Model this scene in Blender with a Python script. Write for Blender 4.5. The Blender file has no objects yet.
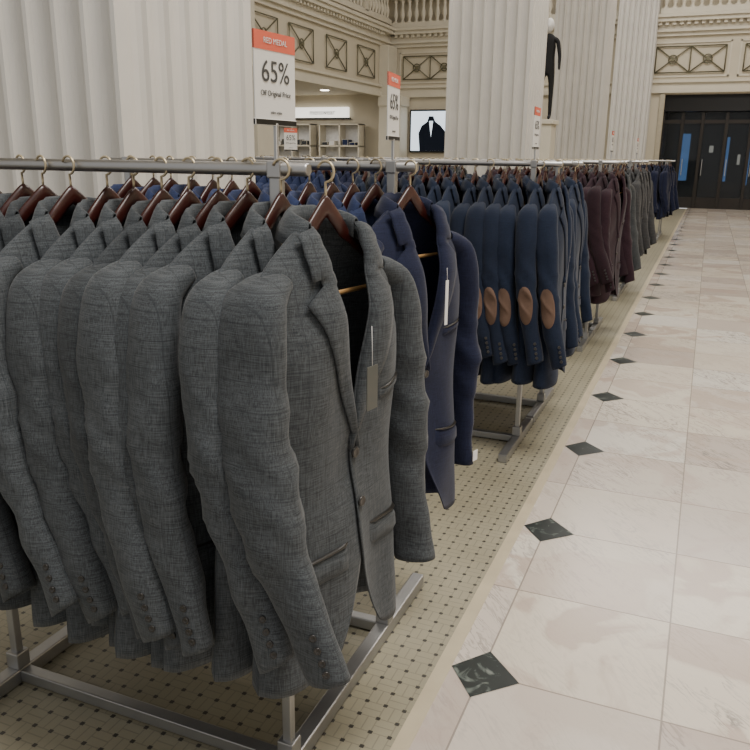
import bpy, bmesh, math, random
from mathutils import Vector, Matrix, noise
random.seed(7)
SC = bpy.context.scene
COL = SC.collection

# ---------------------------------------------------------------- materials
def new_mat(name):
    m = bpy.data.materials.new(name); m.use_nodes = True
    nt = m.node_tree; b = nt.nodes["Principled BSDF"]
    return m, nt, b
def simple(name, col, rough=.5, metal=0., var=.06, scale=12., emis=None, estr=0., bump=0.):
    m, nt, b = new_mat(name)
    b.inputs['Roughness'].default_value = rough
    b.inputs['Metallic'].default_value = metal
    tc = nt.nodes.new('ShaderNodeTexCoord')
    n = nt.nodes.new('ShaderNodeTexNoise'); n.inputs['Scale'].default_value = scale
    n.inputs['Detail'].default_value = 4
    nt.links.new(tc.outputs['Object'], n.inputs['Vector'])
    r = nt.nodes.new('ShaderNodeValToRGB')
    r.color_ramp.elements[0].position = .3; r.color_ramp.elements[1].position = .7
    r.color_ramp.elements[0].color = tuple(c*(1-var) for c in col)+(1,)
    r.color_ramp.elements[1].color = tuple(min(1, c*(1+var)) for c in col)+(1,)
    nt.links.new(n.outputs['Fac'], r.inputs['Fac'])
    nt.links.new(r.outputs['Color'], b.inputs['Base Color'])
    if emis:
        b.inputs['Emission Color'].default_value = tuple(emis)+(1,)
        b.inputs['Emission Strength'].default_value = estr
    if bump:
        bp = nt.nodes.new('ShaderNodeBump'); bp.inputs['Strength'].default_value = bump
        bp.inputs['Distance'].default_value = .01
        nt.links.new(n.outputs['Fac'], bp.inputs['Height']); nt.links.new(bp.outputs['Normal'], b.inputs['Normal'])
    return m
def math_node(nt, op, a, b=None, c=None):
    n = nt.nodes.new('ShaderNodeMath'); n.operation = op
    for i, v in enumerate((a, b, c)):
        if v is None: continue
        if isinstance(v, (int, float)): n.inputs[i].default_value = v
        else: nt.links.new(v, n.inputs[i])
    return n.outputs[0]
def mixc(nt, fac, a, b):
    n = nt.nodes.new('ShaderNodeMix'); n.data_type = 'RGBA'
    if isinstance(fac, (int, float)): n.inputs[0].default_value = fac
    else: nt.links.new(fac, n.inputs[0])
    for i, v in ((6, a), (7, b)):
        if isinstance(v, tuple): n.inputs[i].default_value = v+(1,) if len(v) == 3 else v
        else: nt.links.new(v, n.inputs[i])
    return n.outputs[2]

def fabric(name, dark, light, rough=.85, grid=None, gridp=.045, sheen=.08, contrast=1.0):
    m, nt, b = new_mat(name)
    b.inputs['Roughness'].default_value = rough
    b.inputs['Sheen Weight'].default_value = sheen
    b.inputs['Specular IOR Level'].default_value = .2
    tc = nt.nodes.new('ShaderNodeTexCoord')
    outs = []
    for sc in ((640, 640, 34), (32, 32, 800)):
        mp = nt.nodes.new('ShaderNodeMapping'); mp.inputs['Scale'].default_value = sc
        nt.links.new(tc.outputs['Object'], mp.inputs['Vector'])
        n = nt.nodes.new('ShaderNodeTexNoise'); n.inputs['Scale'].default_value = 1
        n.inputs['Detail'].default_value = 3; n.inputs['Roughness'].default_value = .6
        nt.links.new(mp.outputs[0], n.inputs['Vector']); outs.append(n.outputs['Fac'])
    s = math_node(nt, 'ADD', outs[0], outs[1])
    s = math_node(nt, 'SUBTRACT', s, .5)
    r = nt.nodes.new('ShaderNodeValToRGB')
    r.color_ramp.elements[0].position = .5-.28/contrast; r.color_ramp.elements[1].position = .5+.30/contrast
    r.color_ramp.elements[0].color = dark+(1,); r.color_ramp.elements[1].color = light+(1,)
    nt.links.new(s, r.inputs['Fac'])
    col = r.outputs['Color']
    if grid:
        sep = nt.nodes.new('ShaderNodeSeparateXYZ'); nt.links.new(tc.outputs['Object'], sep.inputs[0])
        for ax in ('X', 'Z'):
            f = math_node(nt, 'FRACT', math_node(nt, 'DIVIDE', sep.outputs[ax], gridp))
            msk = math_node(nt, 'LESS_THAN', f, .045)
            msk = math_node(nt, 'MULTIPLY', msk, .45)
            col = mixc(nt, msk, col, grid)
    oi = nt.nodes.new('ShaderNodeObjectInfo')
    hs = nt.nodes.new('ShaderNodeHueSaturation')
    v = math_node(nt, 'MULTIPLY_ADD', oi.outputs['Random'], .35, .82)
    nt.links.new(v, hs.inputs['Value']); nt.links.new(col, hs.inputs['Color'])
    nt.links.new(hs.outputs[0], b.inputs['Base Color'])
    bp = nt.nodes.new('ShaderNodeBump'); bp.inputs['Strength'].default_value = .15; bp.inputs['Distance'].default_value = .0005
    nt.links.new(s, bp.inputs['Height']); nt.links.new(bp.outputs['Normal'], b.inputs['Normal'])
    return m

M_grey = fabric('wool_grey', (.018,.021,.024), (.085,.094,.101), grid=(.022,.026,.030))
M_grey2 = fabric('wool_charcoal', (.020,.022,.024), (.060,.064,.067))
M_navy = fabric('wool_navy', (.005,.007,.020), (.016,.021,.055))
M_blue = fabric('wool_blue', (.010,.016,.045), (.028,.042,.11))
M_teal = fabric('wool_dark_blue', (.005,.009,.020), (.012,.020,.044))
M_maroon = fabric('wool_maroon', (.013,.006,.009), (.034,.014,.022))
M_plaid = fabric('wool_plaid_grey', (.022,.022,.024), (.070,.070,.072), grid=(.12,.12,.12), gridp=.03)
M_lining = simple('lining_satin', (.02,.021,.024), .35)
M_patch = simple('suede_patch', (.115,.068,.047), .95, scale=60)
M_button = simple('button_horn', (.02,.018,.016), .3)
M_wood = simple('mahogany', (.032,.0062,.0045), .3, var=.35, scale=25)
M_brass = simple('brass', (.50,.42,.28), .4, .7)
M_bar = simple('bar_wood', (.45,.26,.10), .45)
M_steel = simple('satin_steel', (.38,.375,.37), .40, 1.0, .03)
M_steel_d = simple('rack_tube_steel', (.38,.38,.38), .42, .9, .05)
M_paper = simple('sign_paper', (.66,.65,.62), .6, var=.01)
M_red = simple('sign_red', (.62,.12,.07), .6, var=.02)
M_ink = simple('ink', (.05,.05,.05), .6, var=.01)
M_tag = simple('tag_grey', (.065,.068,.06), .5)
M_tagw = simple('tag_white', (.7,.7,.7), .5)
M_pier = simple('pier_plaster', (.62,.595,.55), .6, var=.04, scale=3)
M_wall = simple('wall_cream', (.62,.56,.44), .65, var=.03, scale=2)
M_mold = simple('moulding_cream', (.68,.63,.52), .55, var=.03, scale=4)
M_grille = simple('grille_bronze', (.15,.14,.085), .45, .3)
M_dark = simple('dark_bronze', (.012,.011,.010), .3, .3)
M_frame = simple('door_frame_bronze', (.035,.030,.026), .35, .6)
M_gold = simple('gold_trim', (.45,.40,.30), .4, .2)
M_black = simple('black_cloth', (.006,.006,.007), .8)
M_white = simple('mannequin_white', (.78,.77,.75), .35)
M_shop = simple('shop_wall', (.30,.26,.20), .7)
M_lit = simple('lit_panel', (.9,.9,.85), .5, emis=(1,.97,.9), estr=1.4)
M_litb = simple('lit_panel_blue', (.8,.85,.9), .5, emis=(.72,.86,1), estr=1.3)
M_street = simple('street_daylight', (.05,.1,.25), .5, var=.5, scale=3, emis=(.10,.24,.52), estr=.8)
M_street2 = simple('street_lights', (.05,.05,.05), .5, emis=(.7,.7,.62), estr=.6)
M_lamp = simple('lamp_glass', (1,.95,.85), .5, emis=(1,.93,.8), estr=8)
M_trim = simple('border_stone', (.42,.36,.25), .45, var=.08, scale=8)

def glass_mat():
    m, nt, b = new_mat('door_glass')
    b.inputs['Base Color'].default_value = (.02,.025,.03,1)
    b.inputs['Roughness'].default_value = .04
    b.inputs['Alpha'].default_value = .35
    return m
M_glass = glass_mat()

def marble():
    m, nt, b = new_mat('marble_tiles')
    T = .457
    tc = nt.nodes.new('ShaderNodeTexCoord')
    sep = nt.nodes.new('ShaderNodeSeparateXYZ'); nt.links.new(tc.outputs['Object'], sep.inputs[0])
    tx = math_node(nt, 'DIVIDE', math_node(nt, 'ADD', sep.outputs['X'], .414), T)
    ty = math_node(nt, 'DIVIDE', math_node(nt, 'SUBTRACT', sep.outputs['Y'], 1.77), T)
    ix = math_node(nt, 'FLOOR', tx); iy = math_node(nt, 'FLOOR', ty)
    cb = nt.nodes.new('ShaderNodeCombineXYZ'); nt.links.new(ix, cb.inputs[0]); nt.links.new(iy, cb.inputs[1])
    wn = nt.nodes.new('ShaderNodeTexWhiteNoise'); wn.noise_dimensions = '3D'; nt.links.new(cb.outputs[0], wn.inputs['Vector'])
    r = nt.nodes.new('ShaderNodeValToRGB'); e = r.color_ramp.elements
    e[0].position = 0; e[0].color = (.43,.365,.32,1); e[1].position = 1; e[1].color = (.61,.575,.52,1)
    x = e.new(.25); x.color = (.53,.47,.41,1); x = e.new(.65); x.color = (.59,.525,.435,1)
    nt.links.new(wn.outputs['Value'], r.inputs['Fac'])
    vm = nt.nodes.new('ShaderNodeVectorMath'); vm.operation = 'MULTIPLY_ADD'
    nt.links.new(wn.outputs['Color'], vm.inputs[0]); vm.inputs[1].default_value = (40, 40, 40)
    nt.links.new(tc.outputs['Object'], vm.inputs[2])
    mp0 = nt.nodes.new('ShaderNodeMapping'); mp0.inputs['Rotation'].default_value = (0, 0, .85)
    nt.links.new(vm.outputs[0], mp0.inputs['Vector'])
    mp = nt.nodes.new('ShaderNodeMapping'); mp.inputs['Scale'].default_value = (1, 4.5, 1)
    nt.links.new(mp0.outputs[0], mp.inputs['Vector'])
    n = nt.nodes.new('ShaderNodeTexNoise'); n.inputs['Scale'].default_value = 2.6; n.inputs['Detail'].default_value = 6
    n.inputs['Roughness'].default_value = .55; n.inputs['Distortion'].default_value = .3
    nt.links.new(mp.outputs[0], n.inputs['Vector'])
    veins = None
    for lv, wd, st in ((.5, .022, 1.), (.57, .014, .8), (.43, .014, .8)):
        d = math_node(nt, 'ABSOLUTE', math_node(nt, 'SUBTRACT', n.outputs['Fac'], lv))
        q = math_node(nt, 'MULTIPLY', math_node(nt, 'SUBTRACT', 1, math_node(nt, 'MINIMUM', math_node(nt, 'DIVIDE', d, wd), 1)), st)
        veins = q if veins is None else math_node(nt, 'MAXIMUM', veins, q)
    sc = nt.nodes.new('ShaderNodeSeparateColor'); nt.links.new(wn.outputs['Color'], sc.inputs[0])
    amt = math_node(nt, 'MULTIPLY_ADD', math_node(nt, 'POWER', sc.outputs[1], 1.3), .72, .16)
    nb = nt.nodes.new('ShaderNodeTexNoise'); nb.inputs['Scale'].default_value = 5; nt.links.new(vm.outputs[0], nb.inputs['Vector'])
    brk = nt.nodes.new('ShaderNodeMapRange'); brk.inputs[1].default_value = .34; brk.inputs[2].default_value = .54
    nt.links.new(nb.outputs['Fac'], brk.inputs[0])
    amt = math_node(nt, 'MULTIPLY', amt, brk.outputs[0])
    col = mixc(nt, math_node(nt, 'MULTIPLY', veins, amt), r.outputs['Color'], (.17,.15,.14))
    n2 = nt.nodes.new('ShaderNodeTexNoise'); n2.inputs['Scale'].default_value = 3.0; n2.inputs['Detail'].default_value = 6
    n2.inputs['Distortion'].default_value = .8
    nt.links.new(vm.outputs[0], n2.inputs['Vector'])
    cr = nt.nodes.new('ShaderNodeValToRGB'); cr.color_ramp.elements[0].position = .50; cr.color_ramp.elements[1].position = .57
    cr.color_ramp.elements[0].color = (0,0,0,1); cr.color_ramp.elements[1].color = (.85,.85,.85,1)
    nt.links.new(n2.outputs['Fac'], cr.inputs['Fac'])
    col = mixc(nt, math_node(nt, 'MULTIPLY', cr.outputs['Color'], sc.outputs[2]), col, (.42,.33,.275))
    def edge(t):
        f = math_node(nt, 'FRACT', t)
        return math_node(nt, 'MINIMUM', f, math_node(nt, 'SUBTRACT', 1, f))
    g = math_node(nt, 'LESS_THAN', math_node(nt, 'MINIMUM', edge(tx), edge(ty)), .0055)
    col = mixc(nt, math_node(nt, 'MULTIPLY', g, .75), col, (.20,.165,.14))
    nt.links.new(col, b.inputs['Base Color'])
    b.inputs['Roughness'].default_value = .22
    return m
M_marble = marble()

def mosaic():
    m, nt, b = new_mat('mosaic_tiles')
    P = .05
    tc = nt.nodes.new('ShaderNodeTexCoord')
    sep = nt.nodes.new('ShaderNodeSeparateXYZ'); nt.links.new(tc.outputs['Object'], sep.inputs[0])
    tx = math_node(nt, 'DIVIDE', sep.outputs['X'], P); ty = math_node(nt, 'DIVIDE', sep.outputs['Y'], P)
    fx = math_node(nt, 'FRACT', tx); fy = math_node(nt, 'FRACT', ty)
    par = math_node(nt, 'ABSOLUTE', math_node(nt, 'MODULO', math_node(nt, 'ADD', math_node(nt, 'FLOOR', tx), math_node(nt, 'FLOOR', ty)), 2))
    def ed(f): return math_node(nt, 'MINIMUM', f, math_node(nt, 'SUBTRACT', 1, f))
    ex = ed(fx); ey = ed(fy)
    cx = math_node(nt, 'ABSOLUTE', math_node(nt, 'SUBTRACT', fx, .5)); cy = math_node(nt, 'ABSOLUTE', math_node(nt, 'SUBTRACT', fy, .5))
    inner = nt.nodes.new('ShaderNodeMix'); nt.links.new(par, inner.inputs[0]); nt.links.new(cx, inner.inputs[2]); nt.links.new(cy, inner.inputs[3])
    g = math_node(nt, 'LESS_THAN', math_node(nt, 'MINIMUM', math_node(nt, 'MINIMUM', ex, ey), inner.outputs[0]), .035)
    dot = math_node(nt, 'LESS_THAN', math_node(nt, 'MAXIMUM', ex, ey), .11)
    ns = nt.nodes.new('ShaderNodeTexNoise'); ns.inputs['Scale'].default_value = 3; ns.inputs['Detail'].default_value = 6
    nt.links.new(tc.outputs['Object'], ns.inputs['Vector'])
    base = mixc(nt, ns.outputs['Fac'], (.21,.19,.13), (.32,.295,.215))
    col = mixc(nt, math_node(nt, 'MULTIPLY', g, .45), base, (.13,.12,.09))
    col = mixc(nt, dot, col, (.04,.036,.03))
    nt.links.new(col, b.inputs['Base Color']); b.inputs['Roughness'].default_value = .42
    return m
M_mosaic = mosaic()

def greenmarble():
    m, nt, b = new_mat('green_marble')
    tc = nt.nodes.new('ShaderNodeTexCoord')
    n = nt.nodes.new('ShaderNodeTexNoise'); n.inputs['Scale'].default_value = 16; n.inputs['Detail'].default_value = 8
    n.inputs['Distortion'].default_value = 1.5
    nt.links.new(tc.outputs['Object'], n.inputs['Vector'])
    r = nt.nodes.new('ShaderNodeValToRGB'); e = r.color_ramp.elements
    e[0].position = .3; e[0].color = (.004,.007,.006,1); e[1].position = .76; e[1].color = (.20,.22,.19,1)
    x = e.new(.57); x.color = (.007,.012,.010,1); x = e.new(.63); x.color = (.07,.085,.075,1)
    nt.links.new(n.outputs['Fac'], r.inputs['Fac']); nt.links.new(r.outputs['Color'], b.inputs['Base Color'])
    b.inputs['Roughness'].default_value = .38
    return m
M_green = greenmarble()

# ---------------------------------------------------------------- mesh helpers
def obj(name, bm=None, mats=(), parent=None, loc=(0,0,0), rot=(0,0,0), mesh=None, smooth=False):
    if mesh is None and bm is not None:
        mesh = bpy.data.meshes.new(name); bm.to_mesh(mesh); bm.free()
        for m in mats: mesh.materials.append(m)
        if smooth: mesh.polygons.foreach_set('use_smooth', [True]*len(mesh.polygons))
    o = bpy.data.objects.new(name, mesh); COL.objects.link(o)
    o.location = loc; o.rotation_euler = rot
    if parent: o.parent = parent
    return o
def box(bm, x0, x1, y0, y1, z0, z1, mi=0, bev=0.):
    r = bmesh.ops.create_cube(bm, size=1)
    vs = r['verts']
    for v in vs:
        v.co = Vector(((x0+x1)/2+v.co.x*(x1-x0), (y0+y1)/2+v.co.y*(y1-y0), (z0+z1)/2+v.co.z*(z1-z0)))
    fs = {f for v in vs for f in v.link_faces}
    for f in fs: f.material_index = mi
    if bev:
        es = list({e for v in vs for e in v.link_edges})
        bmesh.ops.bevel(bm, geom=es, offset=bev, segments=2, affect='EDGES', profile=.5)
def tube(bm, pts, rad, seg=10, mi=0, cap=True, smooth=True):
    rings = []
    up = Vector((0, 0, 1)); n = len(pts); pts = [Vector(p) for p in pts]
    prev = None
    for i, p in enumerate(pts):
        t = (pts[min(i+1, n-1)]-pts[max(i-1, 0)]).normalized()
        a = prev if prev is not None else (up if abs(t.z) < .9 else Vector((1, 0, 0)))
        a = (a - t*a.dot(t)).normalized(); prev = a
        b = t.cross(a)
        r = rad[i] if isinstance(rad, (list, tuple)) else rad
        rings.append([bm.verts.new(p + a*math.cos(2*math.pi*k/seg)*r + b*math.sin(2*math.pi*k/seg)*r) for k in range(seg)])
    for i in range(n-1):
        for k in range(seg):
            f = bm.faces.new((rings[i][k], rings[i][(k+1) % seg], rings[i+1][(k+1) % seg], rings[i+1][k]))
            f.material_index = mi; f.smooth = smooth
    if cap:
        for rr in (rings[0][::-1], rings[-1]):
            f = bm.faces.new(rr); f.material_index = mi
def grid(bm, P, mi=0, flip=False, close_j=False):
    V = [[bm.verts.new(p) for p in row] for row in P]
    nj = len(V[0])
    for i in range(len(V)-1):
        for j in range(nj if close_j else nj-1):
            j2 = (j+1) % nj
            q = (V[i][j], V[i][j2], V[i+1][j2], V[i+1][j])
            if flip: q = q[::-1]
            try:
                f = bm.faces.new(q); f.material_index = mi; f.smooth = True
            except ValueError: pass
    return V
def sstep(a, b, x):
    t = max(0, min(1, (x-a)/(b-a))); return t*t*(3-2*t)
def interp(tab, t):
    if t <= tab[0][0]: return tab[0][1]
    for (a, va), (b, vb) in zip(tab, tab[1:]):
        if t <= b:
            k = (t-a)/(b-a); k = k*k*(3-2*k); return va+(vb-va)*k
    return tab[-1][1]
def cr(P, t):
    n = len(P)-1; f = max(0, min(n-1e-6, t*n)); i = int(f); u = f-i
    g = lambda k: P[max(0, min(n, k))]
    p0, p1, p2, p3 = g(i-1), g(i), g(i+1), g(i+2)
    return [.5*((2*b)+(-a+c)*u+(2*a-5*b+4*c-d)*u*u+(-a+3*b-3*c+d)*u**3) for a, b, c, d in zip(p0, p1, p2, p3)]

# ---------------------------------------------------------------- suit jacket  (front = +Y local, origin on the rail)
def jacket_mesh(name, seed, flat=1., fab=None, patches=False, swing=(.10, .10)):
    S = Vector((seed*7.3, seed*3.1, seed*1.7))
    HEM = -.915; VP = .48
    def W(v): return interp([(0, .190), (.12, .196), (.25, .198), (.5, .184), (.75, .198), (1, .212)], v)
    def D(v): return interp([(0, .008), (.03, .026), (.08, .042), (.2, .062), (.5, .056), (.8, .066), (1, .072)], v)
    def ztop(x):
        a = abs(x)
        return -.085 - max(0, a-.06)*.62 - .018*(min(a/.195, 1.1))**8
    def e(v):
        if v < VP: return -.012+.078*(1-v/VP)**.95
        if v > .68: return -.012+.080*((v-.68)/.32)**2.0
        return -.012
    def fold(x, y, z, v):
        p = Vector((x*6, y*6, z*2.2))+S
        a = noise.noise(p)*.019 + noise.noise(p*2.3)*.005
        a += math.sin(x*30+seed*2+z*2)*.007*sstep(.5, 1, v)
        a += .004*math.sin((abs(x)*18+z*30)+seed)*math.exp(-((v-.52)/.12)**2)*math.exp(-(abs(x)/.11)**2)
        return a*sstep(.05, .35, v)
    def front(x, v, z, off=0.):
        w = W(v); a = min(1, abs(x)/w)
        y = D(v)*(1-a**3.6)**.55
        y += fold(x, 1, z, v)*(1-a**3)
        y += .010*math.exp(-((abs(x)-.09)/.06)**2)*math.exp(-((v-.28)/.14)**2)
        return (y+off)*flat
    cl = bmesh.new()
    NV, NS = 44, 16
    def pt(sg, s, v, off=0.):
        ee = e(v); x = ee+(W(v)-ee)*s
        zt = ztop(max(x, 0)); zh = HEM+.050*math.exp(-max(0, x-ee)/.022)
        z = zt+(zh-zt)*v
        over = (.006 if sg < 0 else 0.)*math.exp(-max(0, x-ee)/.03) if v > VP else 0
        return Vector((sg*x, front(sg*x, v, z, off+over), z))
    for sg in (1, -1):
        P = [[pt(sg, s/NS, v/NV) for s in range(NS+1)] for v in range(NV+1)]
        P.insert(0, [Vector((p.x, 0, p.z+.004)) for p in P[0]])
        grid(cl, P, 0, flip=(sg > 0))
    P = []
    for i in range(NV+1):
        v = i/NV; row = []
        for j in range(25):
            u = -1+2*j/24; x = u*W(v); z = ztop(x)+(HEM-ztop(x))*v
            y = -D(v)*(1-abs(u)**2.8)**.6
            y -= .04*max(0, 1-(x/.08)**2)*(1-sstep(0, .12, v))
            y += fold(x, -1, z, v)*(1-abs(u)**3)
            row.append(Vector((x, y*flat, z)))
        if i == 0: P.append([Vector((p.x, p.y if abs(p.x) < .062 else 0, p.z+.004)) for p in row])
        P.append(row)
    grid(cl, P, 0, flip=False)
    wt = [(0, .003), (.10, .020), (.35, .048), (.65, .070), (.765, .080), (.78, .040), (.81, .040), (.825, .056), (.9, .052), (1, .044)]
    def lw(t):
        for (a, va), (b, vb) in zip(wt, wt[1:]):
            if t <= b: return va+(vb-va)*(t-a)/(b-a)
        return wt[-1][1]
    ts = sorted(set([i/28 for i in range(29)]+[.765, .78, .81, .825]))
    for sg in (1, -1):
        P = []
        for t in ts:
            v = VP+.01-(VP+.01-.012)*t; row = []
            for k in range(7):
                q = k/6; x = e(v)+lw(t)*q
                zt = ztop(x); z = zt+(HEM-zt)*v + q*.014*sstep(.4, .76, t)
                h = .004+.006*math.sin(math.pi*min(1, q*1.1))*(1-.3*q)+.002
                if k == 0: h = .0
                row.append(Vector((sg*x, front(sg*x, v, z)+h*flat**.5, z+.003*(1 if k else 0)+.010*(1-sstep(.0, .12, v)))))
            P.append(row)
        grid(cl, P, 0, flip=(sg < 0))
    P = []
    for i in range(29):
        a = -math.pi/2*1.14+math.pi*1.14*i/28
        dx, dy = math.sin(a), -math.cos(a)
        bx, by = .063*dx, .050*dy*flat+.004
        drop = .012*(abs(a)/(math.pi/2))**3
        row = []
        for (o, h) in ((0, -.012), (.001, .010), (.004, .022), (.009, .025), (.016, .017), (.024, .003), (.032, -.010)):
            row.append(Vector((bx+dx*o, by+dy*o*(.7 if flat < 1 else 1), -.085+h-drop-(.45*o if abs(dx) > .5 else 0))))
        P.append(row)
    grid(cl, P, 0, flip=True)
    def ctrs(w):
        return [(.140, 0, -.172), (.172, .0, -.186), (.199, 0, -.214), (.212, .002, -.290), (.218, .004+.06*w, -.39), (.222, .006+.20*w, -.50), (.224, .46*w, -.61), (.222, .74*w, -.71), (.218, w, -.810)]
    CT = {1: ctrs(swing[0]), -1: ctrs(swing[1])}
    ra = [(.018,), (.025,), (.031,), (.035,), (.035,), (.034,), (.031,), (.028,), (.026,)]
    rb = [(.032,), (.045,), (.058,), (.064,), (.061,), (.057,), (.051,), (.046,), (.043,)]
    def sl(sg, t, th, off=0.):
        ctr = CT[sg]
        c = Vector(cr(ctr, t)); c2 = Vector(cr(ctr, min(1, t+.02))); c1 = Vector(cr(ctr, max(0, t-.02)))
        T = (c2-c1).normalized(); B = Vector((0, 1, 0)); B = (B-T*B.dot(T)).normalized(); A = B.cross(T)
        if A.x < 0 and A.z < 0: A = -A
        if t > .35 and A.x < 0: A = -A
        a = cr(ra, t)[0]+off; b = cr(rb, t)[0]+off
        ct, st = math.cos(th), math.sin(th)
        p = c + A*(a*math.copysign(abs(ct)**.9, ct)) + B*(b*math.copysign(abs(st)**.9, st))
        n = noise.noise(Vector((p.x*9*sg, p.y*9, p.z*4))+S)*.014 + noise.noise(Vector((p.x*14, p.y*16, p.z*13))+S*2)*.008
        u = (p.z*34+st*2.2+seed); n += .0046*(1-abs(math.sin(u)))**2*math.exp(-((t-.62)/.15)**2)*2
        n *= sstep(.2, .5, t)
        p += (A*ct+B*st)*n
        return Vector((sg*p.x, p.y*flat, p.z))
    for sg in (1, -1):
        P = []
        NT, NA = 46, 26
        for i in range(NT+1):
            P.append([sl(sg, i/NT, 2*math.pi*k/NA) for k in range(NA)])
        grid(cl, P, 0, close_j=True, flip=(sg > 0))
    me = bpy.data.meshes.new(name+'_c'); cl.to_mesh(me); cl.free()
    for m in (fab, M_lining): me.materials.append(m)
    to = bpy.data.objects.new('tmp', me); COL.objects.link(to)
    md = to.modifiers.new('s', 'SOLIDIFY'); md.thickness = .003; md.offset = 0; md.material_offset = 0
    dg = bpy.context.evaluated_depsgraph_get(); dg.update()
    me2 = bpy.data.meshes.new_from_object(to.evaluated_get(dg))
    bpy.data.objects.remove(to)
    bm = bmesh.new(); bm.from_mesh(me2)
    def disc(c, n, r, mi=2, th=.004):
        n = n.normalized(); u = n.orthogonal().normalized(); w = n.cross(u); K = 12
        rs = []
        for (rr, hh) in ((r, 0), (r, th*.7), (r*.85, th), (r*.55, th*.7), (0.0005, th*.7)):
            rs.append([bm.verts.new(c+(u*math.cos(2*math.pi*k/K)+w*math.sin(2*math.pi*k/K))*rr+n*hh) for k in range(K)])
        for a, b in zip(rs, rs[1:]):
            for k in range(K):
                f = bm.faces.new((a[k], a[(k+1) % K], b[(k+1) % K], b[k])); f.material_index = mi; f.smooth = True
    for v in (.53, .65):
        c = pt(-1, 0, v); c = Vector((.0, front(.0, v, c.z, .009), c.z)); disc(c, Vector((0, 1, 0)), .0105)
    for sg in (1, -1):
        for k in range(4):
            t = .962-.022*k; th = .45
            c = sl(sg, t, th, .001); d = sl(sg, t, th, .02)-c
            disc(c, d, .0065, th=.004)
    def lay(cx, z0, w, h, slope, mi, thick, sg):
        P = []
        for i in range(5):
            row = []
            for j in range(9):
                x = cx+(j/8-.5)*w; z = z0-(i/4)*h+slope*(x-cx)
                v = (z-ztop(x))/(HEM-ztop(x)); edge = (j in (0, 8)) or (i in (0, 4))
                row.append(Vector((x, front(x, v, z, .002 if edge else thick), z)))
            P.append(row)
        grid(bm, P, mi, flip=True)
    for sg in (1, -1):
        lay(sg*.108, -.665, .125, .050, -.08*sg, 0, .008, sg)
        lay(sg*.108, -.661, .126, .004, -.08*sg, 2, .0082, sg)
    lay(-.108, -.385, .085, .020, -.15, 0, .006, -1)
    lay(-.108, -.383, .085, .003, -.15, 2, .0065, -1)
    if patches:
        for sg in (1, -1):
            P = []
            for i in range(9):
                r = i/8
                P.append([sl(sg, .70+.090*r*math.sin(2*math.pi*k/28), -.12+.80*r*math.cos(2*math.pi*k/28), .0060 if r < .95 else .002) for k in range(28)])
            grid(bm, P, 3, close_j=True, flip=(sg < 0))
    me3 = bpy.data.meshes.new(name); bm.to_mesh(me3); bm.free()
    for m in (fab, M_lining, M_button, M_patch): me3.materials.append(m)
    return me3
def recolor(me, fab, name):
    c = me.copy(); c.name = name; c.materials[0] = fab; return c

def hanger_mesh():
    bm = bmesh.new(); N = 36; P = []
    for i in range(N+1):
        x = -.168+.336*i/N; b = abs(x)
        zc = -.057-.053*sstep(-.02, .078, b)+.053*sstep(-.02, .078, 0)-max(0, b-.06)*.62-.007*sstep(0, .07, b)
        k = sstep(.045, .075, b)
        h = .019*(1-k)+.009*k; th = .0075*(1-k)+.0055*k
        if i in (0, N): h *= .5; th *= .5
        P.append([Vector((x, th*math.cos(2*math.pi*q/12), zc+h*math.sin(2*math.pi*q/12))) for q in range(12)])
    V = grid(bm, P, 0, close_j=True)
    bm.faces.new(V[0]); bm.faces.new(V[-1][::-1])
    tube(bm, [(-.150, .0, -.170), (-.148, .0, -.20), (-.14, .0, -.214), (.14, .0, -.214), (.148, .0, -.20), (.150, .0, -.170)], .0045, 8, 2)
    pts = [(0, 0, -.045), (0, 0, -.032)]
    for k in range(13):
        a = -math.pi*.5+math.radians(250)*k/12
        pts.append((0, .0175*math.cos(a), .0175*math.sin(a)))
    tube(bm, pts, .0024, 8, 1)
    me = bpy.data.meshes.new('wooden_hanger'); bmesh.ops.recalc_face_normals(bm, faces=bm.faces); bm.to_mesh(me); bm.free()
    for m in (M_wood, M_brass, M_bar): me.materials.append(m)
    return me
HANG = hanger_mesh()

J_full = jacket_mesh('jacket_grey_full', 1.0, 1.08, M_grey, swing=(.150, .065))
J_full_n = jacket_mesh('jacket_navy_full', 2.3, 1.05, M_navy, swing=(.12, .03))
rowm = [jacket_mesh('jacket_row_a', 3.1, .76, M_grey, swing=(.17, .12)), jacket_mesh('jacket_row_b', 5.7, .72, M_grey, swing=(.13, .1)), jacket_mesh('jacket_row_c', 8.2, .76, M_grey, swing=(.21, .14)), jacket_mesh('jacket_row_d', 9.9, .74, M_grey, swing=(.15, .14))]
rowp = [jacket_mesh('jacket_patch_a', 4.4, .72, M_teal, patches=True), jacket_mesh('jacket_patch_b', 6.6, .72, M_teal, patches=True, swing=(.12, .1))]
def fam(ms, fab, nm): return [recolor(m, fab, nm) for m in ms]
F = {'grey': rowm, 'blue': fam(rowm, M_blue, 'jacket_blue'), 'navy': fam(rowm, M_navy, 'jacket_navy'), 'patch': rowp,
     'maroon': fam(rowm, M_maroon, 'jacket_maroon'), 'char': fam(rowm, M_grey2, 'jacket_charcoal'), 'plaid': fam(rowm, M_plaid, 'jacket_plaid')}

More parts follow.
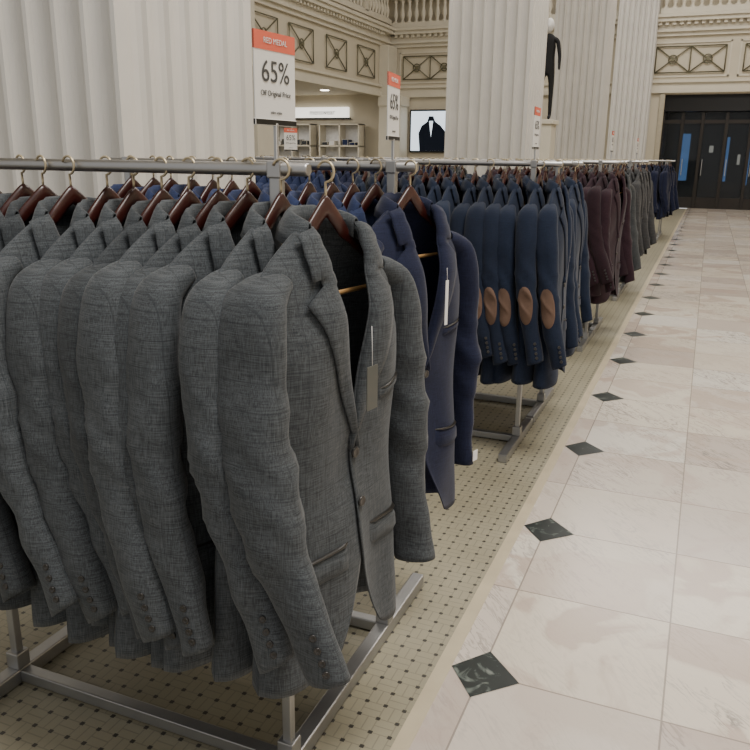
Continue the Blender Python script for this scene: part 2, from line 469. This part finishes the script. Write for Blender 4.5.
R = 1.305
def rack(y, x0=-1.585, x1=-.655, ext=0.):
    bm = bmesh.new(); xe = x1+ext
    tube(bm, [(x0, y, R), (x0+.004, y, R), (xe-.004, y, R), (xe, y, R)], [.010, .012, .012, .010], 16, 0)
    for x in (x0+.065, x1-.065):
        box(bm, x-.011, x+.011, y-.011, y+.011, .04, R+.014, 1, .003)
        box(bm, x-.020, x+.020, y-.29, y+.29, .0, .040, 1, .004)
        box(bm, x-.02, x+.02, y-.02, y+.02, .040, .085, 1, .003)
        box(bm, x-.014, x+.014, y-.0145, y+.0145, R-.016, R+.0145, 0, .003)
    box(bm, x0+.085, x1-.085, y-.016, y+.016, .006, .038, 1, .003)
    return obj('clothing_rack', bm, (M_steel, M_steel_d))
def jacket_row(y, kind, x0=-1.54, x1=-.70, sp=.070, nm='suit_jacket_row', yaw=-10, rnd=6):
    root = obj(nm, None, loc=(0, y, 0))
    n = int((x1-x0)/sp)+1
    for i in range(n):
        x = x1-i*sp
        if abs(x-(-.72)) < .018 or abs(x-(-1.52)) < .018: x += .02
        me = random.choice(F[kind])
        a = -math.pi/2+math.radians(yaw+random.uniform(-rnd, rnd))
        o = obj('jacket_%d' % i, mesh=me, parent=root, loc=(x+random.uniform(-.012, .012), random.uniform(-.018, .018), R+random.uniform(-.006, .002)),
                rot=(random.uniform(-.035, .035), random.uniform(-.03, .03), a))
        o.scale = (random.uniform(.98, 1.06), random.uniform(.9, 1.08), random.uniform(1.0, 1.06))
        obj('hanger_%d' % i, mesh=HANG, parent=root, loc=(o.location.x, o.location.y, R), rot=(o.rotation_euler[0], o.rotation_euler[1], a))
    return root

for y, kind, x1 in ((1.27, 'grey', -.70), (1.84, 'blue', -.75), (3.55, 'patch', -.62), (4.15, 'patch', -.62),
                (5.85, 'maroon', -.60), (6.45, 'char', -.62), (8.1, 'plaid', -.62), (8.7, 'plaid', -.62), (14.6, 'navy', -.66), (15.2, 'navy', -.66)):
    rack(y, ext=.06 if y > 3 else 0.); p = kind == 'patch'
    jacket_row(y, kind, x1=x1, yaw=(-1 if p else -10), rnd=(2. if p else 7), sp=(.076 if p else .070))
for y, kind, dx in ((5.0, 'blue', -1.75), (5.6, 'navy', -1.75), (5.3, 'blue', -2.85), (7.2, 'navy', -1.6), (7.8, 'char', -1.6), (11.2, 'navy', -.3), (11.8, 'char', -.3)):
    rack(y, -1.585+dx, -.655+dx)
    root = jacket_row(y, kind, x0=-1.54, x1=-.70); root.location.x = dx

def end_jacket(nm, me, x, y, yaw, rx=0):
    r = obj(nm, mesh=me, loc=(x, y, R-.002), rot=(rx, 0, -math.pi/2+math.radians(yaw)))
    obj('hanger', mesh=HANG, parent=r)
    return r
jg = end_jacket('suit_jacket', J_full, -.608, 1.24, -10)
jn = end_jacket('suit_jacket', J_full_n, -.662, 1.81, -17)
def tag(parent, x, y, z, w, h, mat, string):
    bm = bmesh.new()
    box(bm, x-w/2, x+w/2, y-.0008, y+.0008, z-h, z, 0, .0005)
    if string: tube(bm, [(x, y-.002, z+string), (x+.001, y, z+string*.5), (x, y, z-.004)], .0005, 6, 1)
    return obj('price_tag', bm, (mat, M_tagw), parent=parent)
tag(jg, .010, .106, -.325, .034, .080, M_tag, .07)
tag(jn, -.020, .104, -.26, .012, .110, M_tagw, .03)
tag(jn, -.216, .086, -.760, .022, .030, M_tagw, 0)

# ---------------------------------------------------------------- signs
def text(s, size, loc, parent, mat):
    cu = bpy.data.curves.new('lettering', 'FONT'); cu.body = s; cu.size = size; cu.align_x = 'CENTER'; cu.align_y = 'CENTER'
    cu.extrude = .0002; cu.materials.append(mat)
    o = bpy.data.objects.new('lettering', cu); COL.objects.link(o); o.parent = parent; o.location = loc; o.rotation_euler = (math.pi/2, 0, 0)
    return o
def sign(x, y, yaw=0, z0=1.385, w=.120, h=.148):
    bm = bmesh.new()
    box(bm, -.0035, .0035, -.0035, .0035, R+.0155-z0, .0, 2, .001)
    box(bm, -w/2-.002, w/2+.002, -.003, .003, -.004, .007, 3, .001)
    box(bm, -w/2, w/2, -.0012, .0012, .005, h, 0)
    box(bm, -w/2, w/2, -.0020, .0020, h*.80, h, 1)
    r = obj('sale_sign', bm, (M_paper, M_red, M_steel_d, M_dark), loc=(x, y, z0), rot=(0, 0, math.pi/2+math.radians(yaw)))
    text('RED MEDAL', .013, (0, -.0028, h*.90), r, M_paper)
    text('65%', .050, (0, -.0022, h*.56), r, M_ink)
    text('Off Original Price', .0125, (0, -.0022, h*.33), r, M_ink)
    text('select styles', .007, (0, -.0022, h*.12), r, M_ink)
    return r
sign(-.72, 1.27, -6, z0=1.383); sign(-.72, 1.84, 8, z0=1.370); sign(-.72, 3.55, 0, z0=1.37, h=.17); sign(-.72, 6.45); sign(-.72, 8.7); sign(-2.72, 5.0, -20, z0=1.36)

# ---------------------------------------------------------------- floor
YB = 24.0
bm = bmesh.new(); box(bm, -.495, 6.95, -2, YB+2.9, -.05, 0); obj('floor', bm, (M_marble,))
bm = bmesh.new(); box(bm, -14, -.535, -2, YB+.0, -.05, 0); obj('floor_mosaic', bm, (M_mosaic,))
bm = bmesh.new(); box(bm, -.535, -.495, -2, YB, -.05, .001); obj('trim_1', bm, (M_trim,))
bm = bmesh.new()
for k in range(-3, 25):
    cy = 1.77+.914*k; a = .104
    if cy > YB-.2: break
    vs = [bm.verts.new((-.414+dx*a, cy+dy*a, .0012)) for dx, dy in ((1, 0), (0, 1), (-.78, 0), (0, -1))]
    bm.faces.new(vs)
obj('floor_diamond_inlay', bm, (M_green,))

# ---------------------------------------------------------------- fluted piers
def pier(x0, x1, y0, y1, h=8.88, z0=0, nm='fluted_pier', pitch=.135):
    prof = []
    def face(p, q, n):
        L = (q-p).length; d = (q-p)/L; k = max(2, round((L-.06)/pitch)); m = (L-k*pitch)/2
        prof.append(p)
        for i in range(k):
            s = m+i*pitch
            for j in range(9):
                a = math.pi*j/8
                prof.append(p+d*(s+pitch/2-.43*pitch*math.cos(a))-n*(.055*math.sin(a)))
    c = [Vector((x0, y0, 0)), Vector((x1, y0, 0)), Vector((x1, y1, 0)), Vector((x0, y1, 0))]
    ns = [Vector((0, -1, 0)), Vector((1, 0, 0)), Vector((0, 1, 0)), Vector((-1, 0, 0))]
    for i in range(4): face(c[i], c[(i+1) % 4], ns[i])
    bm = bmesh.new()
    lo = [bm.verts.new(p+Vector((0, 0, z0+.45))) for p in prof]; hi = [bm.verts.new(p+Vector((0, 0, h))) for p in prof]
    n = len(prof)
    for i in range(n): bm.faces.new((lo[i], lo[(i+1) % n], hi[(i+1) % n], hi[i]))
    e = .05
    box(bm, x0-e, x1+e, y0-e, y1+e, z0, z0+.35, 0, .01)
    box(bm, x0-e*.5, x1+e*.5, y0-e*.5, y1+e*.5, z0+.35, z0+.46, 0, .01)
    return obj(nm, bm, (M_pier,))
pier(-3.1, -2.0, 2.40, 3.32)
pier(-3.12, -2.1, 9.75, 10.65)
pier(-3.2, -2.15, 16.9, 17.85)
pier(-2.75, -1.75, 23.4, 23.94)

# ---------------------------------------------------------------- walls
def mold(bm, axis, a, b, pos, z, sgn, steps):
    for (z0, z1, out) in steps:
        if axis == 'x': box(bm, a, b, min(pos, pos+sgn*out), max(pos, pos+sgn*out), z+z0, z+z1)
        else: box(bm, min(pos, pos+sgn*out), max(pos, pos+sgn*out), a, b, z+z0, z+z1)
DX0, DX1, DZ = -1.40, 3.3, 3.05
bm = bmesh.new()
box(bm, -14, DX0, YB, YB+.3, 0, 8.9); box(bm, DX1, 7, YB, YB+.3, 0, 8.9); box(bm, DX0, DX1, YB, YB+.3, DZ, 8.9)
obj('wall_back', bm, (M_wall,))
bm = bmesh.new(); box(bm, 7, 7.2, -2, YB+.3, 0, 8.9); obj('wall_right', bm, (M_wall,))
bm = bmesh.new(); box(bm, -14.2, -14, -2, YB+.3, 0, 3.2); obj('wall_left', bm, (M_shop,))
bm = bmesh.new(); box(bm, -9.9, -9.6, -2, YB, 3.2, 5.1); obj('wall_gallery', bm, (M_wall,))
bm = bmesh.new(); box(bm, -14, -9.9, -2, YB, 3.2, 3.4)
obj('ceiling_gallery', bm, (M_wall,))
bm = bmesh.new(); box(bm, -14.2, 7.2, -2, YB+.3, 8.9, 9.1); obj('ceiling', bm, (M_wall,))
bm = bmesh.new(); box(bm, -14.2, -14, -2, YB+.3, 3.2, 8.9); obj('wall_upper_left', bm, (M_wall,))
steps_lo = [(0, .12, .10), (.12, .26, .06), (.26, .32, .13)]
steps_hi = [(0, .10, .08), (.10, .16, .16), (.16, .34, .12), (.34, .44, .30), (.44, .52, .36)]
bm = bmesh.new()
mold(bm, 'x', -9.5, 6.95, YB, 3.08, -1, steps_lo); mold(bm, 'x', -9.5, 6.95, YB, 4.52, -1, steps_hi)
for k in range(90):
    x = -9.3+k*.18; box(bm, x, x+.09, YB-.24, YB, 4.78, 4.87)
obj('trim_2', bm, (M_mold,))
bm = bmesh.new()
mold(bm, 'y', 5, YB, -9.6, 3.08, 1, steps_lo); mold(bm, 'y', 5, YB, -9.6, 4.52, 1, steps_hi)
for k in range(100):
    y = 5.2+k*.18; box(bm, -9.6, -9.36, y, y+.09, 4.78, 4.87)
obj('trim_3', bm, (M_mold,))
for (x, y) in ((-9.23, 23.25), (-9.23, 14.9)):
    bm = bmesh.new()
    box(bm, x-.35, x+.35, y, y+.68, 0, 3.1, 0, .01); box(bm, x-.36, x+.42, y-.06, y+.69, 0, .4, 0, .01); box(bm, x-.36, x+.40, y-.05, y+.69, 2.8, 3.08, 0, .01)
    box(bm, x-.36, x-.05, y, y+.68, 3.1, 4.52, 0, .01)
    obj('square_pilaster', bm, (M_mold,))
def balustrade(p, q, z):
    p = Vector(p); q = Vector(q); L = (q-p).length; d = (q-p)/L
    bm = bmesh.new()
    prof = [(.0, .075), (.05, .075), (.06, .045), (.10, .04), (.22, .075), (.30, .07), (.44, .035), (.52, .05), (.55, .035), (.60, .07), (.66, .07)]
    n = int(L/.22)
    for i in range(n):
        c = p+d*(.11+i*.22); rs = []
        if i % 12 == 11:
            box(bm, c.x-.11, c.x+.11, c.y-.11, c.y+.11, z+.1, z+.8); continue
        for h, r in prof: rs.append([bm.verts.new((c.x+r*math.cos(k*math.pi/4), c.y+r*math.sin(k*math.pi/4), z+.12+h)) for k in range(8)])
        for a, b in zip(rs, rs[1:]):
            for k in range(8): bm.faces.new((a[k], a[(k+1) % 8], b[(k+1) % 8], b[k])).smooth = True
    w = .11
    x0, x1 = sorted((p.x, q.x)); y0, y1 = sorted((p.y, q.y))
    if x0 == x1: x0 -= w; x1 += w
    else: y0 -= w; y1 += w
    box(bm, x0, x1, y0, y1, z, z+.13); box(bm, x0, x1, y0, y1, z+.77, z+.92)
    obj('balustrade', bm, (M_mold,))
balustrade((-9.4, YB-.2, 0), (-2.8, YB-.2, 0), 5.05)
balustrade((-1.7, YB-.2, 0), (6.9, YB-.2, 0), 5.05)
balustrade((-9.45, 6, 0), (-9.45, YB-.4, 0), 5.12)
def grille(w, h, panels, loc, rz):
    bm = bmesh.new(); t = .016
    def bar(p, q, r=t):
        tube(bm, [(p[0], 0, p[1]), (q[0], 0, q[1])], r, 6, 0)
    bar((-w/2, 0), (w/2, 0)); bar((-w/2, h), (w/2, h)); bar((-w/2, 0), (-w/2, h)); bar((w/2, 0), (w/2, h))
    s = w/panels
    for i in range(panels):
        x0 = -w/2+i*s; x1 = x0+s
        if i: bar((x0, 0), (x0, h))
        bar((x0, 0), (x1, h)); bar((x0, h), (x1, 0))
        cx, cz = (x0+x1)/2, h/2
        ring = [(cx+.11*math.cos(a*math.pi/8), 0, cz+.11*math.sin(a*math.pi/8)) for a in range(17)]
        tube(bm, ring, t, 6, 0, cap=False)
        tube(bm, [(cx, .02, cz), (cx, -.03, cz)], .05, 10, 0)
    return obj('window_grille', bm, (M_grille,), loc=loc, rot=(0, 0, rz))
GX = (-8.2, -5.9, -.85, 1.35, 3.55)
for cx in GX: grille(1.75, .66, 2, (cx, YB-.05, 3.60), 0)
for cy in (22.2, 20.2, 18.2, 16.4, 13.5): grille(1.25, .78, 1, (-9.55, cy, 3.55), math.pi/2)
bm = bmesh.new()
for cx in GX:
    for c in (0, .86): box(bm, cx-1, cx+1, YB-.03, YB, 3.48+c, 3.52+c)
    for a in (-1, .96): box(bm, cx+a, cx+a+.04, YB-.03, YB, 3.48, 4.38)
obj('trim_4', bm, (M_mold,))
# ---------------------------------------------------------------- entrance doors
bm = bmesh.new()
box(bm, DX0-.12, DX0+.02, YB-.06, YB-.001, 0, DZ+.02, 0, .01); box(bm, DX1-.02, DX1+.12, YB-.06, YB-.001, 0, DZ+.02, 0, .01)
obj('trim_5', bm, (M_gold,))
bm = bmesh.new()
YD = YB+.45
box(bm, DX0, DX1, YB+.31, YD+.1, 2.62, DZ, 0)
box(bm, DX0, DX1, YD, YD+.08, 2.30, 2.40, 4)
xs = [DX0, -.88, -.36, .26, .88, 1.5, 2.12, 2.7, DX1]
for x in xs: box(bm, x-.045, x+.045, YD-.03, YD+.08, 0, 2.6, 4, .008)
box(bm, DX0, DX1, YD, YD+.06, 0, .16, 4)
for i, x in enumerate(xs[:-1]):
    x2 = xs[i+1]
    box(bm, x, x2, YD, YD+.06, .16, .30, 4)
    box(bm, x+.09, x+.115, YD-.08, YD-.055, .9, 1.35, 2, .004)
    box(bm, x+.09, x+.115, YD-.06, YD, .92, .95, 2); box(bm, x+.09, x+.115, YD-.06, YD, 1.30, 1.33, 2)
    box(bm, x+.04, x2-.04, YD+.03, YD+.036, .3, 2.3, 3)
    box(bm, x+.04, x2-.04, YD+.03, YD+.036, 2.40, 2.60, 3)
obj('door_1', bm, (M_dark, M_gold, M_steel, M_glass, M_frame))
bm = bmesh.new()
box(bm, DX0-.2, DX0, YB+.62, YB+3, 0, DZ); box(bm, DX1, DX1+.2, YB+.62, YB+3, 0, DZ); box(bm, DX0-.2, DX1+.2, YB+.62, YB+3, DZ, DZ+.1); box(bm, DX0-.2, DX1+.2, YB+3, YB+3.1, 0, DZ)
obj('wall_vestibule', bm, (M_dark,))
for (x0, x1, z0, z1, mt) in ((-.92, -.68, .7, 2.1, M_street), (-.12, .0, 1.55, 1.75, M_street2), (.36, .44, .7, 2.0, M_street), (.70, .78, 1.2, 1.5, M_street2), (.95, 1.05, .6, 2.0, M_street), (2.2, 2.5, .5, 2.1, M_street)):
    bm = bmesh.new(); box(bm, x0, x1, YB+2.93, YB+2.98, z0, z1, 0)
    f = .025
    box(bm, x0-f, x0, YB+2.9, YB+2.99, z0-f, z1+f, 1); box(bm, x1, x1+f, YB+2.9, YB+2.99, z0-f, z1+f, 1)
    box(bm, x0, x1, YB+2.9, YB+2.99, z1, z1+f, 1); box(bm, x0, x1, YB+2.9, YB+2.99, z0-f, z0, 1)
    obj('window_1', bm, (mt, M_dark))
# ---------------------------------------------------------------- shop displays under the gallery
bm = bmesh.new()
box(bm, -12.9, -10.9, YB-.14, YB-.01, 2.50, 2.82, 0, .01); box(bm, -12.95, -10.85, YB-.10, YB-.01, 2.45, 2.50, 1)
text_o = obj('shop_fascia_sign', bm, (M_lit, M_dark))
text('menswear', .22, (-11.8, YB-.16, 2.66), text_o, M_ink)
def shelf(x0, x1, y):
    bm = bmesh.new()
    box(bm, x0, x1, y-.02, y, 0, 2.3, 4)
    for x in (x0, (x0+x1)/2, x1-.04): box(bm, x, x+.04, y-.45, y, 0, 2.3, 0)
    for z in (.1, .6, 1.1, 1.6, 2.26): box(bm, x0, x1, y-.45, y, z, z+.035, 0)
    for z in (.14, .64, 1.14, 1.64):
        x = x0+.08
        while x < x1-.25:
            if abs(x+.1-(x0+x1)/2) > .16:
                hh = random.uniform(.08, .2); box(bm, x, x+.2, y-.40, y-.08, z, z+hh, random.choice((1, 2, 3)), .01)
            x += .24
    obj('shop_shelving', bm, (M_mold, M_paper, M_grey2, M_blue, M_white))
shelf(-13.4, -12.0, YB-.16); shelf(-11.7, -10.3, YB-.16)
bm = bmesh.new()
box(bm, -8.8, -7.3, YB-.10, YB-.01, 1.45, 2.72, 0, .01); box(bm, -8.75, -7.35, YB-.12, YB-.10, 1.5, 2.67, 1)
for pts, mi in (([(-8.45, 1.5), (-7.6, 1.5), (-7.62, 2.05), (-7.78, 2.24), (-7.96, 2.36), (-8.03, 2.52), (-8.17, 2.52), (-8.22, 2.36), (-8.40, 2.24), (-8.5, 2.02)], 2), ([(-8.16, 2.38), (-8.03, 2.38), (-8.09, 1.9)], 1)):
    f = bm.faces.new([bm.verts.new((x, YB-.124-.003*(mi == 1), z)) for x, z in pts]); f.material_index = mi
obj('backlit_poster', bm, (M_dark, M_litb, M_teal))
for y in (13, 16, 19, 22):
    for x in (-10.8, -12.4):
        bm = bmesh.new(); bmesh.ops.create_cone(bm, cap_ends=True, segments=20, radius1=.13, radius2=.13, depth=.03)
        tube(bm, [(0, 0, .0), (0, 0, .015)], .16, 20, 1); obj('ceiling_downlight', bm, (M_lamp, M_steel), loc=(x, y, 3.185))
# ---------------------------------------------------------------- mannequin
def mannequin(loc):
    root = obj('mannequin', None, loc=loc)
    me = bpy.data.meshes.new('body')
    V = [(0,0,.92),(0,0,1.10),(0,0,1.32),(0,0,1.44),(0,0,1.53),(.17,0,1.40),(.22,.0,1.13),(.23,-.05,.88),(-.17,0,1.40),(-.22,0,1.13),(-.23,-.05,.88),(.09,0,.86),(.10,0,.48),(.10,.02,.08),(.10,-.10,.03),(-.09,0,.86),(-.10,0,.48),(-.10,.02,.08),(-.10,-.10,.03)]
    E = [(0,1),(1,2),(2,3),(3,4),(3,5),(5,6),(6,7),(3,8),(8,9),(9,10),(0,11),(11,12),(12,13),(13,14),(0,15),(15,16),(16,17),(17,18)]
    rad = [.15,.13,.16,.10,.05,.06,.045,.03,.06,.045,.03,.09,.06,.045,.035,.09,.06,.045,.035]
    me.from_pydata(V, E, []); me.materials.append(M_black)
    o = bpy.data.objects.new('body', me); COL.objects.link(o); o.parent = root
    o.modifiers.new('skin', 'SKIN'); ly = me.skin_vertices[0].data if me.skin_vertices else None
    if ly is None:
        bm = bmesh.new(); bm.from_mesh(me); bm.verts.layers.skin.verify(); bm.to_mesh(me); bm.free(); ly = me.skin_vertices[0].data
    for i, r in enumerate(rad): ly[i].radius = (r, r*.75)
    ly[0].use_root = True
    o.modifiers.new('sub', 'SUBSURF').levels = 2
    bm = bmesh.new(); bmesh.ops.create_uvsphere(bm, u_segments=20, v_segments=14, radius=.105)
    for v in bm.verts:
        v.co.z *= 1.22; v.co.x *= .82
        if v.co.z < 0: v.co.x *= 1+v.co.z*2.2
        if v.co.y < -.07 and abs(v.co.x) < .025 and -.04 < v.co.z < .02: v.co.y -= .018
    obj('head', bm, (M_white,), parent=root, loc=(0, -.01, 1.66), smooth=True)
    return root
mannequin((-3.04, 15.6, 2.02))
bm = bmesh.new(); box(bm, -3.30, -2.84, 15.35, 15.85, .12, 1.94, 0, .01); box(bm, -3.33, -2.80, 15.3, 15.9, 0, .12, 0, .01); box(bm, -3.33, -2.80, 15.3, 15.9, 1.94, 2.02, 0, .01)
obj('display_plinth', bm, (M_mold,))

# ---------------------------------------------------------------- lights
def area(x, y, z, sx, sy, e, col=(1, .96, .905)):
    l = bpy.data.lights.new('ceiling_light', 'AREA'); l.shape = 'RECTANGLE'; l.size = sx; l.size_y = sy; l.energy = e; l.color = col
    o = bpy.data.objects.new('ceiling_light', l); COL.objects.link(o); o.location = (x, y, z)
area(2.2, .6, 8.6, 3, 3, 900); area(1, 9, 8.6, 4, 4, 480); area(-1, 18, 8.6, 7, 4, 640); area(-6, 8, 8.6, 4, 6, 300)
area(-12, 20, 3.1, 2, 5, 110)
w = bpy.data.worlds.new('world'); SC.world = w; w.use_nodes = True
bg = w.node_tree.nodes['Background']; bg.inputs[0].default_value = (1, .98, .95, 1); bg.inputs[1].default_value = .66

# ---------------------------------------------------------------- camera
cd = bpy.data.cameras.new('camera'); cd.sensor_width = 36; cd.lens = 780/750*36; cd.clip_start = .05; cd.clip_end = 100
cam = bpy.data.objects.new('camera', cd); COL.objects.link(cam)
cam.matrix_world = Matrix.Translation((0, 0, 1.33)) @ Matrix.Rotation(math.radians(22.43), 4, 'Z') @ Matrix.Rotation(math.radians(90-15.69), 4, 'X') @ Matrix.Rotation(math.radians(.7), 4, 'Z')
SC.camera = cam
